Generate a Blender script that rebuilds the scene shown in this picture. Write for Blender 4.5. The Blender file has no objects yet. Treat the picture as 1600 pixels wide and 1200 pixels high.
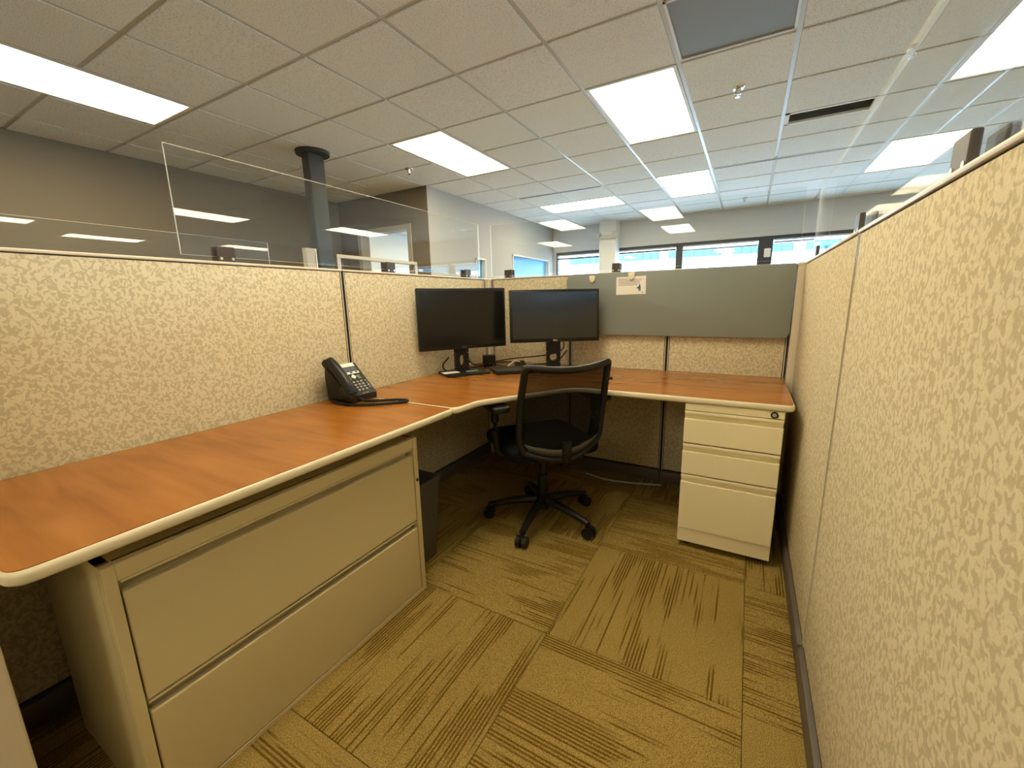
import bpy, bmesh, math, random
from mathutils import Vector, Matrix
random.seed(7)
C = bpy.context.scene.collection
PI = math.pi

# ------------------------------------------------------------------ camera, world, sun, exposure
CAM_LOC = Vector((-0.2302, -2.6104, 1.1624))
YAW, PITCH, ROLL, FPX = 0.5168, -0.1983, -0.0207, 646.2279
fwd = Vector((-math.sin(YAW)*math.cos(PITCH), math.cos(YAW)*math.cos(PITCH), math.sin(PITCH)))
rgt = Vector((math.cos(YAW), math.sin(YAW), 0))
upv = rgt.cross(fwd)
r2 = rgt*math.cos(ROLL) + upv*math.sin(ROLL)
u2 = -rgt*math.sin(ROLL) + upv*math.cos(ROLL)
cd = bpy.data.cameras.new('camera'); cam = bpy.data.objects.new('camera', cd); C.objects.link(cam)
cd.sensor_fit = 'HORIZONTAL'; cd.sensor_width = 36.0; cd.lens = FPX/1600*36.0
cd.clip_start = 0.02; cd.clip_end = 400
m = Matrix((r2, u2, -fwd)).transposed().to_4x4(); m.translation = CAM_LOC
cam.matrix_world = m
bpy.context.scene.camera = cam

world = bpy.data.worlds.new('world'); bpy.context.scene.world = world
world.use_nodes = True
wb = world.node_tree.nodes['Background']
wb.inputs[0].default_value = (0.50, 0.76, 1.0, 1); wb.inputs[1].default_value = 5.5
sd = bpy.data.lights.new('sun', 'SUN'); sun = bpy.data.objects.new('sun', sd); C.objects.link(sun)
sd.energy = 7.0; sd.color = (1, 0.96, 0.9); sd.angle = 0.01
sun.rotation_euler = (math.radians(-48), 0, math.radians(160)); sun.rotation_euler = (math.radians(48), 0, math.radians(15))
LAMP_COLOR = (1.0, 0.86, 0.56); LAMP_STRENGTH = 7.0
sc = bpy.context.scene
sc.view_settings.view_transform = 'Standard'; sc.view_settings.look = 'None'
sc.view_settings.exposure = 1.4; sc.view_settings.gamma = 1.0; sc.view_settings.use_curve_mapping = False

def project(x, y, z):
    d = Vector((x, y, z)) - CAM_LOC; w = d.dot(fwd)
    if w < 0.05: return None
    return 800 + FPX*d.dot(r2)/w, 600 - FPX*d.dot(u2)/w

# ------------------------------------------------------------------ dimensions (metres)
W, H, HC, D = 1.90, 1.323, 2.56, 0.732
T = 0.6096; GX, GY = -0.7218, -0.8426
YF, XL, XR, YB = 5.40, -5.38, 6.0, -8.2        # far wall, left wall, right wall, wall behind

# ------------------------------------------------------------------ materials
MATS = {}
def mat(name, col, rough=0.6, metal=0.0, spec=0.5, bump=None, emit=None, strength=1.0):
    if name in MATS: return MATS[name]
    m = bpy.data.materials.new(name); m.use_nodes = True; MATS[name] = m
    b = m.node_tree.nodes['Principled BSDF']
    b.inputs['Base Color'].default_value = (*col, 1); b.inputs['Roughness'].default_value = rough
    b.inputs['Metallic'].default_value = metal; b.inputs['Specular IOR Level'].default_value = spec
    if emit:
        b.inputs['Emission Color'].default_value = (*emit, 1); b.inputs['Emission Strength'].default_value = strength
    if bump:
        n, l = m.node_tree.nodes, m.node_tree.links
        tc = n.new('ShaderNodeTexCoord'); nz = n.new('ShaderNodeTexNoise'); bp = n.new('ShaderNodeBump')
        nz.inputs['Scale'].default_value = bump[0]; nz.inputs['Detail'].default_value = 3
        bp.inputs['Strength'].default_value = bump[1]; bp.inputs['Distance'].default_value = 0.002
        l.new(tc.outputs['Object'], nz.inputs['Vector']); l.new(nz.outputs['Fac'], bp.inputs['Height']); l.new(bp.outputs['Normal'], b.inputs['Normal'])
    return m
def nodes(m): return m.node_tree.nodes, m.node_tree.links, m.node_tree.nodes['Principled BSDF']
def ramp(n, pts):
    r = n.new('ShaderNodeValToRGB'); e = r.color_ramp.elements
    while len(e) < len(pts): e.new(0.5)
    for el, (p, c) in zip(e, pts): el.position = p; el.color = (*c, 1) if len(c) == 3 else c
    return r

def fabric(name, light, dark, scale=46):
    m = mat(name, light, 0.95, spec=0.15); n, l, b = nodes(m)
    tc = n.new('ShaderNodeTexCoord'); mp = n.new('ShaderNodeMapping'); mp.inputs['Scale'].default_value = (1, 1, 0.82)
    nz = n.new('ShaderNodeTexNoise'); nz.inputs['Scale'].default_value = scale; nz.inputs['Detail'].default_value = 1.0
    nz.inputs['Roughness'].default_value = 0.35; nz.inputs['Distortion'].default_value = 0.9
    rp = ramp(n, [(0.425, dark), (0.55, light)])
    l.new(tc.outputs['Object'], mp.inputs['Vector']); l.new(mp.outputs['Vector'], nz.inputs['Vector'])
    l.new(nz.outputs['Fac'], rp.inputs['Fac'])
    wv = n.new('ShaderNodeTexNoise'); wv.inputs['Scale'].default_value = 500; wv.inputs['Detail'].default_value = 2
    l.new(tc.outputs['Object'], wv.inputs['Vector'])
    mx = n.new('ShaderNodeMix'); mx.data_type = 'RGBA'; mx.blend_type = 'MULTIPLY'; mx.inputs[0].default_value = 0.35
    l.new(rp.outputs['Color'], mx.inputs[6]); l.new(wv.outputs['Color'], mx.inputs[7])
    g = n.new('ShaderNodeRGBToBW'); l.new(wv.outputs['Color'], g.inputs[0]); l.new(g.outputs[0], mx.inputs[7])
    l.new(mx.outputs[2], b.inputs['Base Color'])
    bp = n.new('ShaderNodeBump'); bp.inputs['Strength'].default_value = 0.25; bp.inputs['Distance'].default_value = 0.002
    l.new(nz.outputs['Fac'], bp.inputs['Height']); l.new(bp.outputs['Normal'], b.inputs['Normal'])
    return m
M_FABRIC = fabric('panel_fabric', (0.82, 0.725, 0.52), (0.62, 0.53, 0.355), 92)
M_PUTTY = mat('putty_paint', (0.62, 0.52, 0.29), 0.45, bump=(900, 0.08))
M_PUTTY_LIT = mat('putty_paint_lit', (0.86, 0.77, 0.52), 0.4, bump=(900, 0.06))  # the cabinet's putty paint, lightened to stand in for front light
M_TRIM = mat('beige_trim', (0.72, 0.63, 0.49), 0.4)
M_EDGE = mat('cream_edge', (0.74, 0.66, 0.48), 0.4)
M_BLACK = mat('black_gap', (0.008, 0.007, 0.006), 0.8)
M_BASE = mat('brown_base', (0.10, 0.08, 0.065), 0.5)
M_BASEDARK = mat('dark_base', (0.03, 0.024, 0.02), 0.6)
M_CLAMP = mat('brown_clamp', (0.06, 0.045, 0.035), 0.45)
M_STEEL = mat('screw_steel', (0.7, 0.68, 0.62), 0.3, 1.0)
M_BPLAST = mat('black_plastic', (0.007, 0.007, 0.0065), 0.42, spec=0.4)
M_SCREEN = mat('screen_glass', (0.008, 0.008, 0.007), 0.22, spec=0.4)
M_SCREEN2 = mat('matte_screen', (0.006, 0.009, 0.012), 0.20, spec=0.7)
M_MESH = None
M_WHITE = mat('white_paper', (0.85, 0.83, 0.78), 0.7)
M_CREAM = mat('cream_plastic', (0.80, 0.72, 0.54), 0.4)
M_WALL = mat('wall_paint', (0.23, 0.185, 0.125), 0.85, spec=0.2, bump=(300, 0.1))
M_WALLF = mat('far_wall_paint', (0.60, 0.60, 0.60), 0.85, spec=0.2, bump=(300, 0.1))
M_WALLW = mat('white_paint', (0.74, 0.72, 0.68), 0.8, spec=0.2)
M_GRID = mat('grid_bar_paint', (0.50, 0.48, 0.44), 0.3, spec=0.6)
M_DARKFRAME = mat('dark_window_frame', (0.03, 0.035, 0.05), 0.5)
M_BLIND = mat('blind_white', (0.5, 0.53, 0.62), 0.6)
M_POLE = mat('pole_paint', (0.045, 0.044, 0.038), 0.6, spec=0.3)
M_GREYPANEL = mat('grey_panel_paint', (0.22, 0.22, 0.21), 0.6)
M_CHROME = mat('chrome', (0.75, 0.75, 0.75), 0.12, 1.0)
M_WFRAME = mat('fixture_frame', (0.72, 0.71, 0.68), 0.5)
M_TACK = mat('grey_green_board', (0.235, 0.262, 0.25), 0.42, bump=(700, 0.05))
M_LENS = mat('lit_lens', (0.9, 0.9, 0.88), 0.5, emit=LAMP_COLOR, strength=LAMP_STRENGTH)
M_KEY = mat('grey_key', (0.35, 0.35, 0.33), 0.5)
M_LCD = mat('lcd_blue', (0.10, 0.11, 0.17), 0.3)
M_INK = mat('grey_ink', (0.25, 0.24, 0.24), 0.8)
M_BLUEINK = mat('blue_ink', (0.05, 0.12, 0.32), 0.8)
M_CONCRETE = mat('outdoor_paving', (0.55, 0.55, 0.55), 0.9)
M_FACADE = mat('white_facade', (0.82, 0.82, 0.82), 0.8)
M_BLUEGLASS = mat('blue_facade_glass', (0.05, 0.22, 0.34), 0.5, spec=0.2)
M_CARPETBASE = mat('carpet_backing', (0.10, 0.08, 0.04), 0.95)
M_FLOORLIGHT = mat('light_floor', (0.24, 0.18, 0.08), 0.9)
M_BEIGEFRAME = mat('light_frame', (0.50, 0.44, 0.34), 0.5)

def wood():
    m = mat('cherry_laminate', (0.50, 0.20, 0.05), 0.23, spec=0.5); n, l, b = nodes(m)
    tc = n.new('ShaderNodeTexCoord'); mp = n.new('ShaderNodeMapping'); mp.inputs['Scale'].default_value = (2.0, 15, 3)
    nz = n.new('ShaderNodeTexNoise'); nz.inputs['Scale'].default_value = 1.3; nz.inputs['Detail'].default_value = 5; nz.inputs['Distortion'].default_value = 0.5
    rp = ramp(n, [(0.25, (0.32, 0.105, 0.015)), (0.50, (0.39, 0.14, 0.021)), (0.75, (0.44, 0.172, 0.032))])
    l.new(tc.outputs['Object'], mp.inputs['Vector']); l.new(mp.outputs['Vector'], nz.inputs['Vector']); l.new(nz.outputs['Fac'], rp.inputs['Fac'])
    mp2 = n.new('ShaderNodeMapping'); mp2.inputs['Scale'].default_value = (1.5, 4, 1)
    n2 = n.new('ShaderNodeTexNoise'); n2.inputs['Scale'].default_value = 2.0; n2.inputs['Detail'].default_value = 2
    l.new(tc.outputs['Object'], mp2.inputs['Vector']); l.new(mp2.outputs['Vector'], n2.inputs['Vector'])
    r2_ = ramp(n, [(0.30, (0.82, 0.82, 0.82)), (0.70, (1, 1, 1))]); l.new(n2.outputs['Fac'], r2_.inputs['Fac'])
    mx = n.new('ShaderNodeMix'); mx.data_type = 'RGBA'; mx.blend_type = 'MULTIPLY'; mx.inputs[0].default_value = 1.0
    l.new(rp.outputs['Color'], mx.inputs[6]); l.new(r2_.outputs['Color'], mx.inputs[7]); l.new(mx.outputs[2], b.inputs['Base Color'])
    return m
M_WOOD = wood()

def carpet():
    m = mat('striped_carpet', (0.3, 0.2, 0.07), 1.0, spec=0.05); n, l, b = nodes(m)
    tc = n.new('ShaderNodeTexCoord'); oi = n.new('ShaderNodeObjectInfo')
    sc_ = n.new('ShaderNodeVectorMath'); sc_.operation = 'SCALE'; sc_.inputs[0].default_value = (37, 91, 13)
    l.new(oi.outputs['Random'], sc_.inputs['Scale'])
    ad = n.new('ShaderNodeVectorMath'); ad.operation = 'ADD'; l.new(tc.outputs['Object'], ad.inputs[0]); l.new(sc_.outputs[0], ad.inputs[1])
    def noise(scale, detail, src=ad.outputs[0], s=1.0, rough=0.5):
        mp = n.new('ShaderNodeMapping'); mp.inputs['Scale'].default_value = scale; l.new(src, mp.inputs['Vector'])
        z = n.new('ShaderNodeTexNoise'); z.inputs['Scale'].default_value = s; z.inputs['Detail'].default_value = detail; z.inputs['Roughness'].default_value = rough
        l.new(mp.outputs['Vector'], z.inputs['Vector']); return z
    speck = noise((380, 380, 380), 2, s=1.0); band = noise((2.4, 9, 1), 1)
    def math_(op, a, b=None):
        q = n.new('ShaderNodeMath'); q.operation = op
        for k, v in enumerate((a, b)):
            if v is None: continue
            if isinstance(v, (int, float)): q.inputs[k].default_value = v
            else: l.new(v, q.inputs[k])
        return q.outputs[0]
    sx = n.new('ShaderNodeSeparateXYZ'); l.new(ad.outputs[0], sx.inputs[0])
    yy = math_('MULTIPLY', sx.outputs['Y'], 92.0); fr_ = math_('FRACT', yy); yq = math_('FLOOR', yy)
    cv = n.new('ShaderNodeCombineXYZ'); l.new(math_('MULTIPLY', sx.outputs['X'], 2.6), cv.inputs[0]); l.new(math_('MULTIPLY', yq, 0.73), cv.inputs[1])
    z = n.new('ShaderNodeTexNoise'); z.inputs['Scale'].default_value = 1.0; z.inputs['Detail'].default_value = 1.0; l.new(cv.outputs[0], z.inputs['Vector'])
    on = math_('ADD', math_('MULTIPLY', z.outputs['Fac'], 0.55), math_('MULTIPLY', band.outputs['Fac'], 0.75))
    ron = ramp(n, [(0.64, (0, 0, 0)), (0.70, (1, 1, 1))]); l.new(on, ron.inputs['Fac'])
    tri = math_('ABSOLUTE', math_('SUBTRACT', fr_, 0.5)); rtr = ramp(n, [(0.16, (1, 1, 1)), (0.32, (0, 0, 0))]); l.new(tri, rtr.inputs['Fac'])
    class _M: pass
    mu = _M(); mu.outputs = [math_('MULTIPLY', ron.outputs['Color'], rtr.outputs['Color'])]
    mx = n.new('ShaderNodeMix'); mx.data_type = 'RGBA'; mx.inputs[6].default_value = (0.36, 0.25, 0.075, 1); mx.inputs[7].default_value = (0.17, 0.095, 0.012, 1)
    l.new(mu.outputs[0], mx.inputs[0])
    m2 = n.new('ShaderNodeMix'); m2.data_type = 'RGBA'; m2.blend_type = 'MULTIPLY'; m2.inputs[0].default_value = 1.0
    rs = ramp(n, [(0.34, (0.42, 0.42, 0.42)), (0.60, (1.15, 1.15, 1.15))]); l.new(speck.outputs['Fac'], rs.inputs['Fac'])
    l.new(mx.outputs[2], m2.inputs[6]); l.new(rs.outputs['Color'], m2.inputs[7]); l.new(m2.outputs[2], b.inputs['Base Color'])
    sb = n.new('ShaderNodeMath'); sb.operation = 'SUBTRACT'; l.new(speck.outputs['Fac'], sb.inputs[0]); l.new(mu.outputs[0], sb.inputs[1])
    bp = n.new('ShaderNodeBump'); bp.inputs['Strength'].default_value = 0.7; bp.inputs['Distance'].default_value = 0.003
    l.new(sb.outputs[0], bp.inputs['Height']); l.new(bp.outputs['Normal'], b.inputs['Normal'])
    return m
M_CARPET = carpet()

def tilemat():
    m = mat('mineral_tile', (0.6, 0.58, 0.54), 0.95, spec=0.1); n, l, b = nodes(m)
    tc = n.new('ShaderNodeTexCoord'); oi = n.new('ShaderNodeObjectInfo')
    sc_ = n.new('ShaderNodeVectorMath'); sc_.operation = 'SCALE'; sc_.inputs[0].default_value = (17, 31, 3); l.new(oi.outputs['Random'], sc_.inputs['Scale'])
    ad = n.new('ShaderNodeVectorMath'); ad.operation = 'ADD'; l.new(tc.outputs['Object'], ad.inputs[0]); l.new(sc_.outputs[0], ad.inputs[1])
    a = n.new('ShaderNodeTexNoise'); a.inputs['Scale'].default_value = 150; a.inputs['Detail'].default_value = 3; l.new(ad.outputs[0], a.inputs['Vector'])
    rp = ramp(n, [(0.33, (0.52, 0.51, 0.485)), (0.45, (0.76, 0.75, 0.72)), (0.7, (0.80, 0.79, 0.765))]); l.new(a.outputs['Fac'], rp.inputs['Fac'])
    l.new(rp.outputs['Color'], b.inputs['Base Color'])
    bp = n.new('ShaderNodeBump'); bp.inputs['Strength'].default_value = 0.6; bp.inputs['Distance'].default_value = 0.002
    l.new(a.outputs['Fac'], bp.inputs['Height']); l.new(bp.outputs['Normal'], b.inputs['Normal'])
    return m
M_TILE = tilemat()

def clear(name, tint=(0.96, 0.97, 0.96), edge=False, haze=0.0):
    m = bpy.data.materials.new(name); m.use_nodes = True; n, l = m.node_tree.nodes, m.node_tree.links
    n.remove(n['Principled BSDF']); out = n['Material Output']
    tr = n.new('ShaderNodeBsdfTransparent'); tr.inputs[0].default_value = (*tint, 1)
    gl = n.new('ShaderNodeBsdfGlossy'); gl.inputs['Roughness'].default_value = 0.0; gl.inputs[0].default_value = (1, 1, 1, 1)
    lw = n.new('ShaderNodeLayerWeight'); lw.inputs['Blend'].default_value = 0.5
    pw = n.new('ShaderNodeMath'); pw.operation = 'POWER'; pw.inputs[1].default_value = 5; l.new(lw.outputs['Facing'], pw.inputs[0])
    ma = n.new('ShaderNodeMath'); ma.operation = 'MULTIPLY_ADD'; ma.inputs[1].default_value = 0.955; ma.inputs[2].default_value = 0.045; l.new(pw.outputs[0], ma.inputs[0])
    mx = n.new('ShaderNodeMixShader'); l.new(ma.outputs[0], mx.inputs[0]); l.new(tr.outputs[0], mx.inputs[1]); l.new(gl.outputs[0], mx.inputs[2])
    last = mx
    if haze:
        df = n.new('ShaderNodeBsdfTranslucent') if edge else n.new('ShaderNodeBsdfDiffuse'); df.inputs[0].default_value = (0.95, 0.97, 0.93, 1)
        d2 = n.new('ShaderNodeBsdfDiffuse'); d2.inputs[0].default_value = (0.9, 0.92, 0.86, 1)
        ms = n.new('ShaderNodeMixShader'); ms.inputs[0].default_value = 0.5; l.new(df.outputs[0], ms.inputs[1]); l.new(d2.outputs[0], ms.inputs[2])
        m2 = n.new('ShaderNodeMixShader'); m2.inputs[0].default_value = haze; l.new(mx.outputs[0], m2.inputs[1]); l.new(ms.outputs[0], m2.inputs[2]); last = m2
    l.new(last.outputs[0], out.inputs[0]); MATS[name] = m
    return m
M_ACRYLIC = clear('clear_acrylic'); M_ACRYLEDGE = clear('acrylic_edge', edge=True, haze=0.75)
M_GLASS = clear('window_glass', (0.93, 0.97, 1.0))

def bluepane():  # pane coloured translucent blue in place of the bright sky view beyond
    m = bpy.data.materials.new('sky_blue_pane'); m.use_nodes = True; n, l = m.node_tree.nodes, m.node_tree.links
    b = n['Principled BSDF']; b.inputs['Base Color'].default_value = (0.30, 0.62, 0.86, 1); b.inputs['Roughness'].default_value = 0.1
    tr = n.new('ShaderNodeBsdfTranslucent'); tr.inputs[0].default_value = (0.30, 0.62, 0.86, 1)
    mx = n.new('ShaderNodeMixShader'); mx.inputs[0].default_value = 0.55
    l.new(b.outputs[0], mx.inputs[1]); l.new(tr.outputs[0], mx.inputs[2]); l.new(mx.outputs[0], n['Material Output'].inputs[0])
    return m
M_BLUEPANE = bluepane()

def meshmat():
    m = bpy.data.materials.new('black_mesh_weave'); m.use_nodes = True; n, l = m.node_tree.nodes, m.node_tree.links
    b = n['Principled BSDF']; b.inputs['Base Color'].default_value = (0.005, 0.005, 0.0045, 1); b.inputs['Roughness'].default_value = 0.85; b.inputs['Specular IOR Level'].default_value = 0.15
    tr = n.new('ShaderNodeBsdfTransparent'); mx = n.new('ShaderNodeMixShader'); mx.inputs[0].default_value = 0.86
    l.new(tr.outputs[0], mx.inputs[1]); l.new(b.outputs[0], mx.inputs[2]); l.new(mx.outputs[0], n['Material Output'].inputs[0])
    return m
M_MESH = meshmat()

# ------------------------------------------------------------------ builders
class MB:
    """collects shapes and links them as ONE mesh object; o is subtracted from every coordinate"""
    def __init__(s, o=(0, 0, 0)): s.bm = bmesh.new(); s.o = Vector(o); s.xf = None
    def _merge(s, bm):
        if s.xf is not None: bmesh.ops.transform(bm, matrix=s.xf, verts=bm.verts)
        bmesh.ops.translate(bm, vec=-s.o, verts=bm.verts)
        me = bpy.data.meshes.new('t'); bm.to_mesh(me); bm.free(); s.bm.from_mesh(me); bpy.data.meshes.remove(me); return s
    def box(s, x0, x1, y0, y1, z0, z1, bev=0.0, seg=2):
        bm = bmesh.new(); bmesh.ops.create_cube(bm, size=1)
        bmesh.ops.scale(bm, vec=(abs(x1-x0), abs(y1-y0), abs(z1-z0)), verts=bm.verts)
        bmesh.ops.translate(bm, vec=((x0+x1)/2, (y0+y1)/2, (z0+z1)/2), verts=bm.verts)
        if bev: bmesh.ops.bevel(bm, geom=bm.edges[:], offset=bev, segments=seg, affect='EDGES', profile=0.5)
        return s._merge(bm)
    def cyl(s, a, b, r, r2=None, seg=16):
        a, b = Vector(a), Vector(b); d = b-a; bm = bmesh.new()
        bmesh.ops.create_cone(bm, cap_ends=True, segments=seg, radius1=r, radius2=r if r2 is None else r2, depth=d.length)
        bmesh.ops.transform(bm, matrix=Matrix.Translation((a+b)/2) @ d.to_track_quat('Z', 'Y').to_matrix().to_4x4(), verts=bm.verts)
        return s._merge(bm)
    def sphere(s, c, r, sx=1, sy=1, sz=1, seg=12):
        bm = bmesh.new(); bmesh.ops.create_uvsphere(bm, u_segments=seg, v_segments=seg//2+2, radius=r)
        bmesh.ops.scale(bm, vec=(sx, sy, sz), verts=bm.verts); bmesh.ops.translate(bm, vec=c, verts=bm.verts); return s._merge(bm)
    def prism(s, poly, z0, z1, bev=0.0, seg=3):
        bm = bmesh.new(); vs = [bm.verts.new((x, y, z0)) for x, y in poly]; f = bm.faces.new(vs)
        if f.normal.z > 0 or True: bm.normal_update()
        r = bmesh.ops.extrude_face_region(bm, geom=[f]); up = [v for v in r['geom'] if isinstance(v, bmesh.types.BMVert)]
        bmesh.ops.translate(bm, vec=(0, 0, z1-z0), verts=up); bmesh.ops.recalc_face_normals(bm, faces=bm.faces[:])
        if bev:
            ed = [e for e in bm.edges if abs(e.verts[0].co.z-e.verts[1].co.z) < 1e-6]
            bmesh.ops.bevel(bm, geom=ed, offset=bev, segments=seg, affect='EDGES', profile=0.5)
        return s._merge(bm)
    def tube(s, pts, r, seg=8, smooth=4):
        pts = [Vector(p) for p in pts]
        if smooth and len(pts) > 2:
            q = []
            for i in range(len(pts)-1):
                p0, p1, p2, p3 = pts[max(i-1, 0)], pts[i], pts[i+1], pts[min(i+2, len(pts)-1)]
                for k in range(smooth):
                    t = k/smooth
                    q.append(0.5*((2*p1)+(p2-p0)*t+(2*p0-5*p1+4*p2-p3)*t*t+(3*p1-p0-3*p2+p3)*t**3))
            q.append(pts[-1]); pts = q
        bm = bmesh.new(); rings = []
        rr = r if callable(r) else (lambda t: r)
        up = Vector((0, 0, 1))
        for i, p in enumerate(pts):
            d = (pts[min(i+1, len(pts)-1)]-pts[max(i-1, 0)]).normalized()
            a = d.cross(up); a = d.cross(Vector((1, 0, 0))) if a.length < 1e-3 else a; a.normalize(); b = a.cross(d)
            R = rr(i/(len(pts)-1))
            rings.append([bm.verts.new(p+(a*math.cos(2*PI*k/seg)+b*math.sin(2*PI*k/seg))*R) for k in range(seg)])
        for i in range(len(rings)-1):
            for k in range(seg):
                bm.faces.new((rings[i][k], rings[i][(k+1) % seg], rings[i+1][(k+1) % seg], rings[i+1][k]))
        bm.faces.new(rings[0][::-1]); bm.faces.new(rings[-1]); bmesh.ops.recalc_face_normals(bm, faces=bm.faces[:])
        return s._merge(bm)
    def grid(s, rows):
        """a sheet from rows of points"""
        bm = bmesh.new(); v = [[bm.verts.new(p) for p in r] for r in rows]
        for i in range(len(v)-1):
            for k in range(len(v[0])-1): bm.faces.new((v[i][k], v[i][k+1], v[i+1][k+1], v[i+1][k]))
        return s._merge(bm)
    def build(s, name, m, parent=None, smooth=False, loc=None):
        me = bpy.data.meshes.new(name); s.bm.to_mesh(me); s.bm.free()
        for x in (m if isinstance(m, (list, tuple)) else [m]): me.materials.append(x)
        o = bpy.data.objects.new(name, me); C.objects.link(o)
        if smooth:
            for p in me.polygons: p.use_smooth = True
            try: me.set_sharp_from_angle(angle=math.radians(40))
            except Exception: pass
        if parent: o.parent = parent
        if loc: o.location = loc
        return o

def tag(o, label, cat, group=None, kind=None):
    o['label'] = label; o['category'] = cat
    if group: o['group'] = group
    if kind: o['kind'] = kind
    return o
def thing(name, loc, label, cat, rz=0.0, group=None):
    o = bpy.data.objects.new(name, None); C.objects.link(o); o.location = loc; o.rotation_euler = (0, 0, rz); o.empty_display_size = 0.05
    return tag(o, label, cat, group)
def structure(o, label=None):
    o['kind'] = 'structure'
    if label: o['label'] = label
    return o
def kids(o): return [c for c in bpy.data.objects if c.parent == o]
def copy_tree(o, parent=None):
    c = o.copy(); C.objects.link(c)
    if parent: c.parent = parent
    for ch in kids(o): copy_tree(ch, c)
    return c

# ------------------------------------------------------------------ the room
fl = structure(MB().box(-8, XR, YB, YF, -0.12, -0.008).build('floor', M_FLOORLIGHT))
structure(MB().box(-9, XR+0.3, YB-0.3, YF+0.3, HC+0.25, HC+0.4).build('ceiling_slab', M_WALLW)); bpy.data.objects['ceiling_slab'].name = 'roof_sun_block'  # unseen roof slab, added to keep the sun out of the room
TX, TY, TS = -0.1553, -1.4558, 0.6096
ct = None
for i in range(-3, 2):
    for j in range(-3, 3):
        x, y = TX+i*TS, TY+j*TS
        if ct is None:
            ct = MB().box(-TS/2+0.0008, TS/2-0.0008, -TS/2+0.0008, TS/2-0.0008, -0.008, 0.0, 0.0012, 1).build('carpet_tile', M_CARPET, fl); o = ct
        else:
            o = ct.copy(); C.objects.link(o); o.parent = fl
        # the pile runs along x in one tile and along y in the next
        o.location = (x+TS/2, y+TS/2, 0); o.rotation_euler = (0, 0, PI/2 if (i+j) % 2 else 0)

# ceiling
ceil = structure(MB().box(-6.6, XR, YB, YF, HC+0.012, HC+0.02).build('ceiling', M_BLACK))
FIX = []   # (x0, y0, nx, ny)
def gxy(i, j): return GX+i*T, GY+j*T
fixtures = [(-6, -2, 1, 2), (-4, 2, 1, 2), (-1, 2, 1, 2), (-1, 6, 1, 2), (-4, 7, 2, 1),
            (-2, -8, 1, 2), (-2, -11, 1, 2), (-5, -8, 1, 2), (-7, -12, 1, 2), (7, 2, 1, 2), (6, 6, 1, 2), (5, -1, 1, 2), (3, -6, 1, 2), (-8, 5, 1, 2), (-8, 8, 1, 2), (-1, -2, 1, 2)]  # of the office pair, the nearer light is added to brighten that room
used = {}
for k, (i, j, nx, ny) in enumerate(fixtures):
    for a in range(nx):
        for b in range(ny): used[(i+a, j+b)] = 'light'
used[(0, 1)] = 'return'; used[(1, 4)] = 'vent'
imin, imax = math.floor((-6.6-GX)/T), math.ceil((XR-GX)/T); jmin, jmax = math.floor((YB-GY)/T), math.ceil((YF-GY)/T)
tile0 = None; far_tiles = MB()
def inview(x0, x1, y0, y1):
    for x in (x0, (x0+x1)/2, x1):
        for y in (y0, (y0+y1)/2, y1):
            p = project(x, y, HC)
            if p and -20 < p[0] < 1620 and -20 < p[1] < 460: return True
    return False
e_ = 0.013; zt = HC-0.007
for i in range(imin, imax):
    for j in range(jmin, jmax):
        if (i, j) in used and used[(i, j)] != 'vent': continue
        x, y = gxy(i, j); x0, x1 = max(x, -6.6), min(x+T, XR); y0, y1 = max(y, YB), min(y+T, YF)
        if x1-x0 < 0.05 or y1-y0 < 0.05: continue
        if used.get((i, j)) == 'vent': y1 = y+0.02+T*0.0; y0 = y; continue
        full = (x1-x0 > T-0.001 and y1-y0 > T-0.001)
        if inview(x0, x1, y0, y1):
            if full:
                if tile0 is None:
                    tile0 = MB().box(-T/2+e_, T/2-e_, -T/2+e_, T/2-e_, -0.007, 0.012, 0.003, 1).build('ceiling_tile', M_TILE, ceil); o = tile0
                else:
                    o = tile0.copy(); C.objects.link(o); o.parent = ceil
                o.location = (x+T/2, y+T/2, HC)
            else:
                xc, yc = (x0+x1)/2, (y0+y1)/2
                MB((xc, yc, HC)).box(x0+e_, x1-e_, y0+e_, y1-e_, zt, HC+0.012, 0.003, 1).build('ceiling_tile', M_TILE, ceil, loc=(xc, yc, HC))
        else: far_tiles.box(x0+e_, x1-e_, y0+e_, y1-e_, zt, HC+0.012)
o = far_tiles.build('ceiling_tiles_out_of_view', M_TILE, ceil); o['kind'] = 'stuff'; o.name = 'tile_field'
for i in range(imin+1, imax):
    x = GX+i*T; o = MB().box(x-0.012, x+0.012, YB, YF, HC, HC+0.012).build('grid_bar', M_GRID, ceil)
for j in range(jmin+1, jmax):
    y = GY+j*T; o = MB().box(-6.6, XR, y-0.012, y+0.012, HC+0.0002, HC+0.0122).build('grid_bar', M_GRID, ceil)

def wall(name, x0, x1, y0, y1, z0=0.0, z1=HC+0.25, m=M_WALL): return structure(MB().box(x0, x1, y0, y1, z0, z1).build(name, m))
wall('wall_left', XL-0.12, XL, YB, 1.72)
# notch wall facing the camera with a doorway
DX0, DX1, DZ = -4.975, -4.10, 2.10
w = MB().box(XL, DX0, 1.60, 1.72, 0, HC+0.25).box(DX1, -3.88, 1.60, 1.72, 0, HC+0.25).box(-3.90, -3.761, 1.594, 1.5995, 0, HC+0.25).box(DX0, DX1, 1.60, 1.72, DZ, HC+0.25)
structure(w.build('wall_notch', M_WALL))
dr = MB((DX0, 1.6, 0)).box(DX0-0.05, DX0+0.012, 1.585, 1.735, 0, DZ+0.05).box(DX1-0.012, DX1+0.05, 1.585, 1.735, 0, DZ+0.05).box(DX0, DX1, 1.585, 1.735, DZ-0.012, DZ+0.05)
structure(dr.build('door_1', M_BEIGEFRAME, loc=(DX0, 1.6, 0)))
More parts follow.
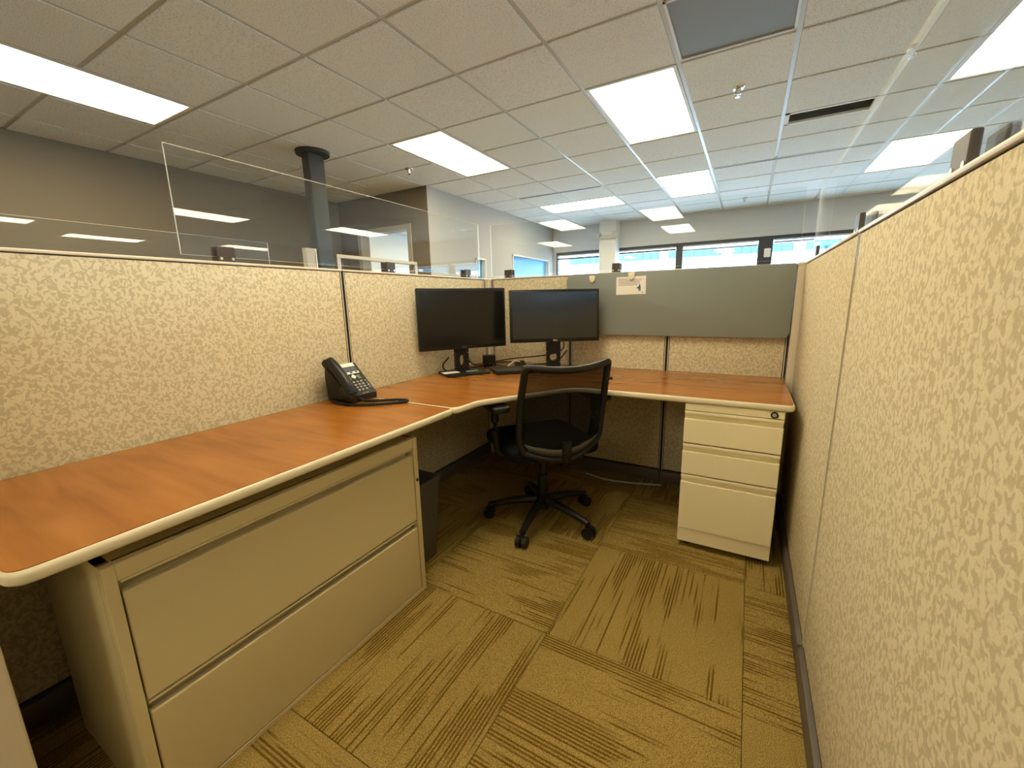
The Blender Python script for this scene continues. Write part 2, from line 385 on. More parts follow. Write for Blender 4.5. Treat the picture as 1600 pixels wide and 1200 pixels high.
# receding wall with two glazed openings
wr = MB().box(-3.88, -3.76, 1.60, 2.60, 0, HC+0.25).box(-3.88, -3.76, 2.60, 2.86, 1.79, HC+0.25).box(-3.88, -3.76, 2.86, 3.70, 0, HC+0.25)
wr.box(-3.88, -3.76, 3.70, 5.16, 1.93, HC+0.25).box(-3.88, -3.76, 5.16, YF, 0, HC+0.25).box(-3.88, -3.76, 2.60, 2.86, 0, 0.3).box(-3.88, -3.76, 3.70, 5.16, 0, 0.9)
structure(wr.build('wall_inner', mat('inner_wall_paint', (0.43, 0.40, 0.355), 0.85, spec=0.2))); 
for n_, (y0, y1, z0, z1) in ((5, (2.60, 2.86, 0.3, 1.79)), (6, (3.70, 5.16, 0.9, 1.93))):
    f = MB().box(-3.89, -3.745, y0, y0+0.02, z0, z1).box(-3.89, -3.745, y1-0.02, y1, z0, z1).box(-3.89, -3.745, y0, y1, z1-0.02, z1).box(-3.89, -3.745, y0, y1, z0, z0+0.02)
    fo = structure(f.build('window_%d' % n_, M_WALLW)); MB().box(-3.825, -3.815, y0+0.02, y1-0.02, z0+0.02, z1-0.02).build('glass_pane', M_BLUEPANE, fo)
wall('wall_office', -6.72, -6.6, 1.72, YF, m=M_WALLW); wall('wall_stub', -6.6, XL-0.12, 1.60, 1.72)
structure(MB().box(XR, XR+0.12, YB, YF, 0, 0.9).box(XR, XR+0.12, YB, YF, 2.3, HC+0.25).box(XR, XR+0.12, YB, -7.4, 0.9, 2.3).box(XR, XR+0.12, -3.6, YF, 0.9, 2.3).box(XR, XR+0.12, -5.6, -5.45, 0.9, 2.3).build('wall_right', M_WALLF))
for n_, (ya, yb) in ((3, (-7.4, -5.6)), (4, (-5.45, -3.6))):
    f = MB().box(XR+0.02, XR+0.1, ya, ya+0.05, 0.9, 2.3).box(XR+0.02, XR+0.1, yb-0.05, yb, 0.9, 2.3).box(XR+0.02, XR+0.1, ya, yb, 0.9, 0.95).box(XR+0.02, XR+0.1, ya, yb, 2.25, 2.3)
    fo = structure(f.build('window_%d' % n_, M_DARKFRAME)); MB().box(XR+0.055, XR+0.061, ya+0.05, yb-0.05, 0.95, 2.25).build('glass_pane', M_GLASS, fo)
wall('wall_back', XL-0.12, XR+0.12, YB-0.12, YB)
# far wall with the window band
ZS, ZH = 0.85, 2.09
fw = MB().box(-6.72, XR+0.12, YF, YF+0.15, 0, ZS).box(-6.72, XR+0.12, YF, YF+0.15, ZH, HC+0.25)
bays = [(-6.4, -5.2), (-5.1, -4.0), (-3.70, -2.62), (-2.52, -1.40), (-1.34, -0.155), (0.0, 1.15), (1.25, 2.45), (2.55, 3.75), (3.85, 5.6)]
xs = [-6.72]+[v for b in bays for v in b]+[XR+0.12]
for k in range(0, len(xs), 2):
    fw.box(xs[k], xs[k+1], YF+(0.0 if k in (0, 4, len(xs)-2) else 0.06), YF+0.15, ZS, ZH)
structure(fw.build('wall_far', M_WALLF))
for k, (x0, x1) in enumerate(bays):
    f = MB().box(x0, x1, YF+0.02, YF+0.10, ZH-0.055, ZH).box(x0, x1, YF+0.02, YF+0.10, ZS, ZS+0.04).box(x0, x0+0.025, YF+0.02, YF+0.10, ZS, ZH).box(x1-0.025, x1, YF+0.02, YF+0.10, ZS, ZH)
    if k not in (0, 2): f.box(bays[k-1][1]-0.005, x0+0.005, YF+0.012, YF+0.06, ZS, ZH)
    wo = structure(f.build('window_%d' % (7+k), M_DARKFRAME))
    MB().box(x0+0.02, x1-0.02, YF+0.055, YF+0.061, ZS+0.03, ZH-0.03).build('glass_pane', M_GLASS, wo)
    hb = MB().box(x0+0.03, x1-0.03, YF+0.005, YF+0.05, ZH-0.075, ZH-0.052, 0.004); hb.build('blind_rail', M_BLIND, wo)
    zb = ZH-0.10-(0.025 if k in (2, 4) else 0.0)
    MB().cyl((x0+0.03, YF+0.03, zb), (x1-0.03, YF+0.03, zb), 0.016).build('rolled_blind', M_BLIND if k in (4, 5) else M_DARKFRAME, wo)
    MB().cyl((x0+0.06, YF+0.012, zb), (x0+0.06, YF+0.012, ZS+0.05), 0.003, seg=6).build('blind_cord', M_BLIND, wo)
# structural column by the windows with the emergency light
structure(MB().box(-2.72, -2.42, 5.12, YF, 0, HC+0.01, 0.004, 1).build('column', M_WALLW)); bpy.data.objects['column'].name = 'wall_column'
el = thing('emergency_light', (-2.57, 5.12, 2.26), 'white twin-head emergency light on the column by the windows', 'light')
MB().box(-0.13, 0.12, -0.05, 0, -0.03, 0.03, 0.008).build('housing', M_GRID, el)
for sx in (-1, 1):
    hd = MB(); hd.cyl((sx*0.14, -0.03, 0.05), (sx*0.17, -0.12, 0.02), 0.045, 0.055); hd.build('lamp_head', mat('lamp_grey', (0.45, 0.45, 0.44), 0.5), el, True)
wbx = MB((-0.078, YF, 1.83)).box(-0.09, 0.0, YF-0.03, YF+0.012, 1.765, 1.90, 0.012).build('junction_box', M_WHITE, loc=(-0.078, YF, 1.83))
tag(wbx, 'small white box fixed to the wide dark window mullion', 'box')

# dark pole with flange
po = thing('steel_pole', (-3.87, 0.14, 0), 'dark grey steel pole with a round flange at the ceiling', 'pole')
MB().box(-0.055, 0.045, -0.085, 0.085, 0, HC-0.008, 0.012).build('shaft', M_POLE, po); MB().cyl((0, 0, HC-0.035), (0, 0, HC-0.007), 0.145, 0.15, 32).build('flange', M_POLE, po)

# light fixtures
LBL = {0: 'warm lit ceiling light nearest the brown wall, near the back corner of ceiling', 1: 'lit ceiling light between the dark pole and the brightest fixture', 2: 'brightest and largest lit ceiling light beside the grey panel',
       3: 'smaller lit ceiling light behind the brightest fixture, towards the windows', 4: 'lit ceiling light set crosswise before the white column'}
for k, (i, j, nx, ny) in enumerate(fixtures):
    x0, y0 = gxy(i, j); x1, y1 = x0+nx*T, y0+ny*T; cx, cy = (x0+x1)/2, (y0+y1)/2
    t = thing('ceiling_light', (cx, cy, HC), LBL.get(k, 'lit ceiling light out of view behind or beside the cubicle, inferred or added'), 'ceiling light', group='recessed ceiling lights' if k in LBL else 'ceiling lights out of view')
    a, b = (x1-x0)/2-0.014, (y1-y0)/2-0.014; g = 0.022
    MB().box(-a, a, -b, -b+g, -0.006, 0.05).box(-a, a, b-g, b, -0.006, 0.05).box(-a, -a+g, -b+g, b-g, -0.006, 0.05).box(a-g, a, -b+g, b-g, -0.006, 0.05).build('frame', M_WFRAME, t)
    MB().box(-a+g+0.006, a-g-0.006, -b+g+0.006, b-g-0.006, 0.0, 0.02).build('diffuser', M_LENS, t)
    MB().box(-a+g, a-g, -b+g, b-g, 0.04, 0.05).build('housing', M_BLACK, t)
# grey return panel, vent, slots, sprinklers
x, y = gxy(0, 1); t = thing('return_air_panel', (x+T/2, y+T/2, HC), 'flat grey metal panel set in the ceiling grid beside the brightest light', 'panel')
MB().box(-T/2+.014, T/2-.014, -T/2+.014, T/2-.014, 0.0, 0.012).build('panel_face', M_GREYPANEL, t)
h = T/2-0.013; MB().box(-h, h, -h, -h+0.012, -0.006, 0.01).box(-h, h, h-0.012, h, -0.006, 0.01).box(-h, -h+0.012, -h, h, -0.006, 0.01).box(h-0.012, h, -h, h, -0.006, 0.01).build('frame', M_WFRAME, t)
x, y = gxy(1, 4); t = thing('air_vent', (x+T/2, y+0.13, HC), 'white framed dark air vent in the ceiling near the clear screen', 'vent')
a, b = T/2-0.013, 0.125
MB().box(-a, a, -b, -b+0.02, -0.008, 0.01).box(-a, a, b-0.02, b, -0.008, 0.01).box(-a, -a+0.03, -b, b, -0.008, 0.01).box(a-0.03, a, -b, b, -0.008, 0.01).build('frame', M_WHITE, t)
MB().box(-a, a, -b, b, 0.03, 0.04).build('duct', M_BLACK, t)
for q in range(7):
    yq = -0.085+q*0.028; sl = MB(); sl.xf = Matrix.Translation((0, yq, 0.012)) @ Matrix.Rotation(math.radians(35), 4, 'X'); sl.box(-a+0.03, a-0.03, -0.016, 0.016, -0.001, 0.001); sl.build('louver', M_GREYPANEL, t)
MB((x+T/2, y+0.26+(T-0.26)/2, HC)).box(x+e_, x+T-e_, y+0.262, y+T-e_, zt, HC+0.012, 0.003, 1).build('ceiling_tile', M_TILE, ceil, loc=(x+T/2, y+0.26+(T-0.26)/2, HC))
for lab, (i, j) in (('long dark slot diffuser in ceiling before the crosswise light', (-4, 6)), ('long dark slot diffuser in ceiling near the air vent', (0, 6))):
    x, y = gxy(i, j); t = thing('slot_diffuser', (x+T, y, HC), lab, 'vent', group='slot diffusers')
    MB().box(-T+.01, T-.01, -0.035, 0.035, -0.0095, -0.004).build('frame', M_WFRAME, t)
    for s_ in (-1, 1): MB().box(-T+.03, T-.03, s_*0.015-0.008, s_*0.015+0.008, -0.0105, -0.0093).build('slot', M_BLACK, t)
for lab, (sx, sy) in (('chrome ceiling sprinkler between the brightest light and air vent', (-0.411, 0.915)), ('small ceiling sprinkler near the wall corner by the pole', (-3.474, 0.99)), ('tiny ceiling sprinkler in the corner by the inner wall', (-3.40, 4.72)), ('tiny ceiling sprinkler near the far wall over the wide mullion', (-0.406, 4.62))):
    t = thing('sprinkler', (sx, sy, HC), lab, 'sprinkler', group='ceiling sprinklers')
    MB().cyl((0, 0, -0.016), (0, 0, -0.007), 0.034, 0.04, 20).build('escutcheon', M_CHROME, t, True)
    MB().cyl((0, 0, -0.05), (0, 0, -0.014), 0.012, 0.016, 12).cyl((0, 0, -0.064), (0, 0, -0.06), 0.017, seg=16).tube([(0.016, 0, -0.02), (0.017, 0, -0.042), (0.004, 0, -0.06)], 0.003, 6).tube([(-0.016, 0, -0.02), (-0.017, 0, -0.042), (-0.004, 0, -0.06)], 0.003, 6).build('nozzle', M_CHROME, t, True)

# ------------------------------------------------------------------ outside
structure(MB().box(-120, 120, YF+0.4, 140, -4.2, -4.0).build('ground', M_CONCRETE))
bl = thing('office_building', (10, 60, -4), 'white office building with blue window strip outside', 'building')
MB((10, 60, -4)).box(-29, 60, 60, 75, -4, 14).build('facade', M_FACADE, bl)
px = -25.0; c = 0
while px < 58:
    if c % 6 == 5: px += 1.2
    for zz in (6.45,):
        q = MB((10, 60, -4)).box(px, px+1.0, 59.93, 60.05, zz, zz+1.0).build('window_pane', M_BLUEGLASS, bl)
    MB((10, 60, -4)).box(px+0.98, px+1.12, 59.88, 60.05, 6.45, 7.45).build('window_mullion', M_DARKFRAME, bl)
    px += 1.1; c += 1

# ------------------------------------------------------------------ cubicle panels
def panel(w, loc, rz, label, cap=True):
    t = thing('cubicle_panel', loc, label, 'panel', rz, 'cubicle panels'); g = 0.007
    MB().box(0, w, 0.0008, 0.0692, 0.012, H-0.011).build('core', M_BLACK, t)
    for nm, y0, y1 in (('fabric_panel', 0.0, 0.014), ('fabric_panel', 0.056, 0.07)):
        MB().box(g+0.006, w-g-0.006, y0, y1, 0.095, H-0.011, 0.004, 2).build(nm, M_FABRIC, t, True)
    MB().box(g, g+0.004, -0.0008, 0.071, 0.09, H-0.010).build('edge_trim', M_TRIM, t)
    MB().box(w-g-0.004, w-g, -0.0008, 0.071, 0.09, H-0.010).build('edge_trim', M_TRIM, t)
    MB().box(0.002, w-0.002, -0.004, 0.074, H-0.010, H, 0.004, 2).build('top_cap', M_TRIM, t, True)
    MB().box(0.002, w-0.002, -0.016, 0.086, 0.012, 0.088, 0.010, 2).build('base_cover', M_BASE, t, True)
    return t
PL = 1.254-0.035
panel(0.607, (-1.865, 0, 0), 0, 'cubicle panel between corner post and grey green board, behind monitors')
panel(0.617, (-1.258, 0, 0), 0, 'middle cubicle panel under the grey green board')
panel(0.606, (-0.641, 0, 0), 0, 'cubicle panel under the board above the drawer pedestal')
panel(1.221, (-W, -1.258, 0), PI/2, 'tan patterned cubicle panel beside the phone and first monitor')
panel(1.250, (-W, -1.258-1.250, 0), PI/2, 'tan patterned cubicle panel over the long desk with filing cabinet')
panel(1.174, (0, -0.037, 0), -PI/2, 'narrow-looking tan panel beside the drawer pedestal')
panel(1.221, (0, -1.211, 0), -PI/2, 'large tan patterned panel nearest the viewer beside the aisle')
panel(0.915, (0, -2.432, 0), -PI/2, 'tan cubicle panel behind the viewer beside the aisle')
for x, lab in ((-W-0.0, 'beige corner post behind the two monitors'), (0.0, 'beige corner post beside the drawer pedestal')):
    t = thing('corner_post', (x, 0, 0), lab, 'post', group='corner posts'); sg = -1 if x < -1 else 1
    xa, xb = (-0.07, 0.033) if sg < 0 else (-0.033, 0.07)
    MB().box(min(xa, xb)+0.002, max(xa, xb)-0.002, -0.033, 0.068, 0.012, H-0.016).build('post', M_TRIM, t)
    MB().box(min(xa, xb), max(xa, xb), -0.035, 0.074, H-0.016, H, 0.004).build('post_cap', M_TRIM, t)
t = thing('wing_panel', (-1.41, -2.53, 0), 'beige end panel past the near end of the desk', 'panel')
MB((-1.41, -2.53, 0)).box(-1.895, -1.425, -2.57, -2.512, 0.012, H-0.016).build('core', M_FABRIC, t)
MB((-1.41, -2.53, 0)).box(-1.424, -1.41, -2.574, -2.508, 0.012, H-0.016, 0.004).build('end_trim', M_TRIM, t)
MB((-1.41, -2.53, 0)).box(-1.895, -1.408, -2.576, -2.508, H-0.016, H, 0.004).build('top_cap', M_TRIM, t)

t = thing('aisle_light_block', (-0.5, -4.2, 0), 'unseen tan partition added behind the viewer to block low light', 'panel')  # out of view, added to keep low light from reaching under the desk
MB((-0.5, -4.2, 0)).box(-4.2, 3.0, -4.24, -4.17, 0, H-0.016).build('fabric_panel', M_FABRIC, t); MB((-0.5, -4.2, 0)).box(-4.2, 3.0, -4.245, -4.165, H-0.016, H).build('top_cap', M_TRIM, t)
# ------------------------------------------------------------------ clear screens with clamps
def pane(w, loc, rz, label, zb=1.342, zt_=1.692):
    t = thing('clear_screen', loc, label, 'screen', rz, 'clear acrylic screens')
    o = MB().box(0, w, -0.004, 0.004, zb, zt_).build('sheet', [M_ACRYLIC, M_ACRYLEDGE], t)
    for p in o.data.polygons: p.material_index = 0 if abs(p.normal.y) > 0.5 else 1
    return t
def clamp(x, y, rz, label, w=0.06):
    t = thing('screen_clamp', (x, y, H), label, 'clamp', rz, 'brown screen clamps')
    for s_ in (-1, 1): MB().box(-w/2, w/2, s_*0.017-0.0065, s_*0.017+0.0065, 0, 0.055, 0.003).build('jaw', M_CLAMP, t)
    MB().box(-w/2, w/2, -0.011, 0.011, 0, 0.016).build('spacer', M_CLAMP, t)
    for s_ in (-1, 1): MB().cyl((s_*w*0.33, -0.0245, 0.012), (s_*w*0.33, -0.0230, 0.012), 0.005, seg=10).build('screw', M_STEEL, t)
pane(1.83, (-1.935, -1.88, 0), PI/2, 'clear acrylic screen on the panels over the long desk')
pane(1.86, (-1.885, 0.036, 0), 0, 'clear acrylic screen above the monitors facing the windows')
pane(1.90, (0.036, 0.05, 0), -PI/2, 'clear acrylic screen on the panels beside the aisle')
clamp(-1.935, -1.745, PI/2, 'brown screen clamp nearest the free edge of the long-desk screen')
clamp(-1.935, -0.93, PI/2, 'brown screen clamp before the bright doorway')
clamp(-1.935, -0.22, PI/2, 'brown screen clamp nearest the corner on the phone side')
clamp(-1.735, 0.036, 0, 'brown screen clamp above the gap between the monitors'); clamp(-0.966, 0.036, 0, 'brown screen clamp above the pinned card, before the column', 0.05)
clamp(0.036, -1.74, -PI/2, 'large looking brown screen clamp nearest the viewer'); clamp(0.036, -1.08, -PI/2, 'brown screen clamp near the aisle panel seam'); clamp(0.036, -0.22, -PI/2, 'brown screen clamp at the far end of the aisle screen')
# the neighbouring cubicle: its far partition, its screen, a framed glazed unit
t = thing('neighbour_partition', (-3.87, -0.6, 0), 'beige partition of the neighbouring cubicle under the far screens', 'panel')
MB((-3.87, -0.6, 0)).box(-3.905, -3.835, -2.5, 0.03, 0.0, 1.30).build('fabric_panel', M_FABRIC, t); MB((-3.87, -0.6, 0)).box(-3.91, -3.83, -2.5, 0.03, 1.30, H).build('top_cap', M_TRIM, t)
t = thing('neighbour_partition', (-3.87, 0.85, 0), 'beige partition carrying the pale glazed frame beyond the pole', 'panel')
MB((-3.87, 0.85, 0)).box(-3.905, -3.835, 0.26, 1.45, 0.0, 1.30).build('fabric_panel', M_FABRIC, t); MB((-3.87, 0.85, 0)).box(-3.91, -3.83, 0.26, 1.45, 1.30, H).build('top_cap', M_TRIM, t)
pane(2.2, (-3.87, -2.6, 0), PI/2, 'far clear screen on the neighbouring partition')
t = thing('glazed_frame', (-3.87, 0.85, H), 'pale framed glazed panel before the doorway beyond the desk screen', 'panel')
def yz(a0, a1, z0, z1): return MB((-3.87, 0.85, H)).box(-3.90, -3.84, a0, a1, z0, z1, 0.004)
y0, y1, z1 = 0.27, 1.44, 1.655
yz(y0, y1, z1-0.035, z1).build('rail', M_BEIGEFRAME, t); yz(y0, y0+0.045, H, z1-0.035).build('stile', M_BEIGEFRAME, t); yz(y1-0.045, y1, H, z1-0.035).build('stile', M_BEIGEFRAME, t)
MB((-3.87, 0.85, H)).box(-3.873, -3.867, y0+0.045, y1-0.045, H, z1-0.035).build('glass_pane', M_ACRYLIC, t)
t = thing('partition_post', (-3.87, 0.0, H), 'short beige post standing on far partition by the pole', 'post')
MB().box(-0.03, 0.03, -0.06, 0.03, 0, 0.36, 0.004).build('post', M_BEIGEFRAME, t); MB().box(-0.035, 0.035, 0.03, 0.045, 0, 0.36).build('edge_strip', M_TRIM, t)

# ------------------------------------------------------------------ worksurfaces
def rpoly(pts, rads, seg=6):
    out = []; n_ = len(pts)
    for i in range(n_):
        p, a, b = Vector(pts[i]), Vector(pts[i-1]), Vector(pts[(i+1) % n_]); r = rads[i] if isinstance(rads, (list, tuple)) else rads
        if r <= 0: out.append(tuple(p)); continue
        d1, d2 = (a-p).normalized(), (b-p).normalized(); ang = d1.angle(d2); k = r/math.tan(ang/2)
        s, e = p+d1*k, p+d2*k
        for q in range(seg+1):
            u = q/seg; out.append(tuple((1-u)**2*s+2*u*(1-u)*p+u*u*e))
    return out
def inset(poly, d):
    n_ = len(poly); out = []
    area = sum(poly[i][0]*poly[(i+1) % n_][1]-poly[(i+1) % n_][0]*poly[i][1] for i in range(n_)); sg = 1 if area > 0 else -1
    for i in range(n_):
        a, p, b = Vector(poly[i-1]), Vector(poly[i]), Vector(poly[(i+1) % n_])
        t_ = ((p-a).normalized()+(b-p).normalized()).normalized(); nrm = Vector((-t_.y, t_.x))*sg
        out.append(tuple(p+nrm*d))
    return out
TH = 0.030
def worksurface(poly, label, org):
    t = thing('worksurface', org, label, 'desk', group='worksurfaces')
    MB(org).prism(poly, D-TH, D-0.0008, 0.011, 4).build('edge_band', M_EDGE, t, True)
    MB(org).prism(inset(poly, 0.0065), D-0.006, D).build('laminate_top', M_WOOD, t)
    return t
XF = -1.262
pl = rpoly([(-1.893, -2.502), (XF, -2.502), (XF, -1.289), (-1.893, -1.289)], [0.005, 0.045, 0.02, 0.005])
worksurface(pl, 'long cherry-wood worksurface with cream edge over the filing cabinet', (-1.58, -1.9, 0))
pc = rpoly([(-1.893, -1.285), (XF+0.005, -1.285), (XF+0.02, -1.12), (-0.96, -0.685), (-0.036, -0.685), (-0.036, -0.008), (-1.893, -0.008)], [0.005, 0.045, 0.12, 0.14, 0.035, 0.005, 0.005], 8)
worksurface(pc, 'corner cherry-wood worksurface with cream edge under the monitors', (-1.3, -0.6, 0))
t = thing('support_panel', (-1.6, -1.28, 0), 'dark upright support under the desk joint by the bin', 'support')
MB((-1.6, -1.28, 0)).box(-1.88, -1.62, -1.30, -1.275, 0.45, D-TH).build('bracket', M_BASEDARK, t)

# ------------------------------------------------------------------ lateral filing cabinet
t = thing('filing_cabinet', (-1.55, -1.925, 0), 'putty two-drawer lateral filing cabinet under the long desk', 'filing cabinet'); O = (-1.55, -1.925, 0)
x1, x0, ya, yb, zc = -1.309, -1.78, -2.380, -1.468, 0.655
b = MB(O).box(x0, x1-0.028, ya, ya+0.02, 0.0, zc).box(x0, x1-0.028, yb-0.02, yb, 0.0, zc).box(x0, x0+0.015, ya, yb, 0.0, zc).box(x0, x1-0.02, ya, yb, zc-0.012, zc)
b.box(x1-0.028, x1, ya, ya+0.022, 0.0, zc, 0.002).box(x1-0.028, x1, yb-0.022, yb, 0.0, zc, 0.002).box(x1-0.03, x1, ya+0.022, yb-0.022, 0.617, zc, 0.002).box(x1-0.028, x1, ya+0.022, yb-0.022, 0.0, 0.014, 0.001)
b.build('body', M_PUTTY, t)
MB(O).box(x1-0.06, x1-0.047, ya+0.02, yb-0.02, 0.01, 0.62).build('recess', M_BASE, t)
for zl, zh in ((0.318, 0.588), (0.016, 0.286)):
    d = MB(O).box(x1-0.02, x1-0.001, ya+0.026, yb-0.026, zl, zh, 0.004, 3)
    d.box(x1-0.046, x1-0.038, ya+0.026, yb-0.026, zh-0.02, zh+0.026).box(x1-0.04, x1-0.018, ya+0.026, yb-0.026, zh-0.02, zh-0.016)
    dw = d.build('drawer', M_PUTTY, t)
    MB(O).box(x1-0.014, x1-0.002, ya+0.026, yb-0.026, zh+0.021, zh+0.0275, 0.002).build('pull_lip', M_PUTTY, dw)
MB(O).cyl((x1-0.002, yb-0.011, 0.483), (x1+0.0015, yb-0.011, 0.483), 0.0065, seg=12).build('lock', M_BPLAST, t)

# ------------------------------------------------------------------ drawer pedestal
t = thing('drawer_pedestal', (-0.255, -0.4, 0), 'three-drawer pedestal with lock under the corner desk end, putty lightened for front light', 'cabinet'); O = (-0.255, -0.4, 0)
px0, px1, py, pb = -0.443, -0.068, -0.679, -0.12
b = MB(O).box(px0, px0+0.012, py+0.022, pb, 0.03, D-TH-0.001).box(px1-0.012, px1, py+0.022, pb, 0.03, D-TH-0.001).box(px0, px1, pb-0.012, pb, 0.03, D-TH-0.001).box(px0, px1, py+0.03, pb, 0.03, 0.045)
b.box(px0+0.012, px1-0.012, py+0.045, py+0.05, 0.04, D-TH-0.001).build('body', M_PUTTY_LIT, t)
MB(O).box(px0, px1, py+0.001, py+0.03, 0.670, D-TH-0.001, 0.0015).build('top_rail', M_PUTTY_LIT, t)
MB(O).box(px0, px1, py+0.006, py+0.03, 0.03, 0.098, 0.0015).build('plinth', M_PUTTY_LIT, t)
for zl, zh in ((0.520, 0.667), (0.372, 0.514), (0.101, 0.366)):
    d = MB(O).box(px0, px1, py, py+0.022, zl, zh-0.036, 0.002)
    d.box(px0+0.004, px1-0.004, py+0.018, py+0.024, zh-0.04, zh-0.006)
    dw = d.build('drawer', M_PUTTY_LIT, t)
    MB(O).box(px0, px1, py+0.001, py+0.022, zh-0.014, zh, 0.0025).build('pull_lip', M_PUTTY_LIT, dw)
MB(O).cyl((-0.105, py-0.004, 0.686), (-0.105, py+0.004, 0.686), 0.0135, seg=20).build('lock', M_BPLAST, t, True); MB(O).cyl((-0.105, py-0.0055, 0.686), (-0.105, py-0.003, 0.686), 0.008, seg=14).build('lock_core', M_STEEL, t)
for fx_ in (px0+0.04, px1-0.04):
    for fy_ in (py+0.06, pb-0.05): MB(O).cyl((fx_, fy_, 0.001), (fx_, fy_, 0.03), 0.02, seg=14).build('foot', M_BPLAST, t)

# ------------------------------------------------------------------ grey-green magnetic board, magnets, card
bx0, bx1, bz0, bz1 = -1.272, -0.036, 0.940, H-0.003
bp = rpoly([(bx0, bz0), (bx1, bz0), (bx1, bz1), (bx0, bz1)], [0.04, 0.04, 0.008, 0.05])
t = thing('magnetic_board', (-0.65, -0.03, bz0), 'grey green metal board with rounded corners on the back panels', 'board')
mb = MB((-0.65, -0.03, bz0)); mb.xf = Matrix.Rotation(PI/2, 4, 'X'); mb.prism(bp, 0.002, 0.034, 0.004, 2); mb.build('board', M_TACK, t, True)
BY = -0.034
def magnet(x, z, label):
    pts = rpoly([(-0.020, 0.022), (0.020, 0.022), (0.018, -0.006), (0.0, -0.024), (-0.018, -0.006)], [0.006, 0.006, 0.012, 0.012, 0.012], 4)
    mb = MB(); mb.xf = Matrix.Rotation(PI/2, 4, 'X'); mb.prism(pts, 0.0, 0.012, 0.003, 2)
    o = mb.build('magnet_clip', M_CREAM, None, True, loc=(x, BY-0.0005, z)); tag(o, label, 'magnet', 'cream magnet clips'); return o
magnet(-1.098, 1.283, 'cream shield-shaped magnet alone on the grey green board')
mg = magnet(-0.856, 1.291, 'cream shield-shaped magnet holding the white card'); mg.location.y -= 0.0025
t = thing('paper_card', (-0.858, BY-0.0012, 1.186), 'white printed card pinned to the board by a magnet', 'card'); 
c = MB(); c.xf = Matrix.Rotation(math.radians(-0.8), 4, 'Y'); c.box(-0.088, 0.088, -0.0008, 0.0004, 0, 0.105); c.build('sheet', M_WHITE, t)
def bar(x0, x1, z0, z1, nm, m): q = MB(); q.xf = Matrix.Rotation(math.radians(-0.8), 4, 'Y'); q.box(x0, x1, -0.0011, -0.0007, z0, z1); return q.build(nm, m, t)
for k, (a, b_) in enumerate(((-0.078, -0.02), (-0.074, 0.062), (-0.074, 0.05), (-0.074, 0.055), (-0.074, 0.04))):
    z = 0.090-k*0.0085; bar(a, b_, z-0.0016, z+0.0016 if k else z+0.002, 'printed_line', M_INK)
bar(0.0, 0.075, 0.088, 0.0895, 'printed_line', M_INK); bar(0.064, 0.076, 0.008, 0.011, 'printed_line', M_INK)
fg = MB(); fg.xf = Matrix.Rotation(math.radians(-0.8), 4, 'Y')
fg.box(0.044, 0.058, -0.0012, -0.0007, 0.028, 0.046).box(0.048, 0.056, -0.0012, -0.0007, 0.046, 0.056).box(0.036, 0.046, -0.0012, -0.0007, 0.034, 0.042).box(0.046, 0.051, -0.0012, -0.0007, 0.018, 0.028).box(0.053, 0.058, -0.0012, -0.0007, 0.018, 0.028)
fg.build('printed_figure', M_BLUEINK, t)

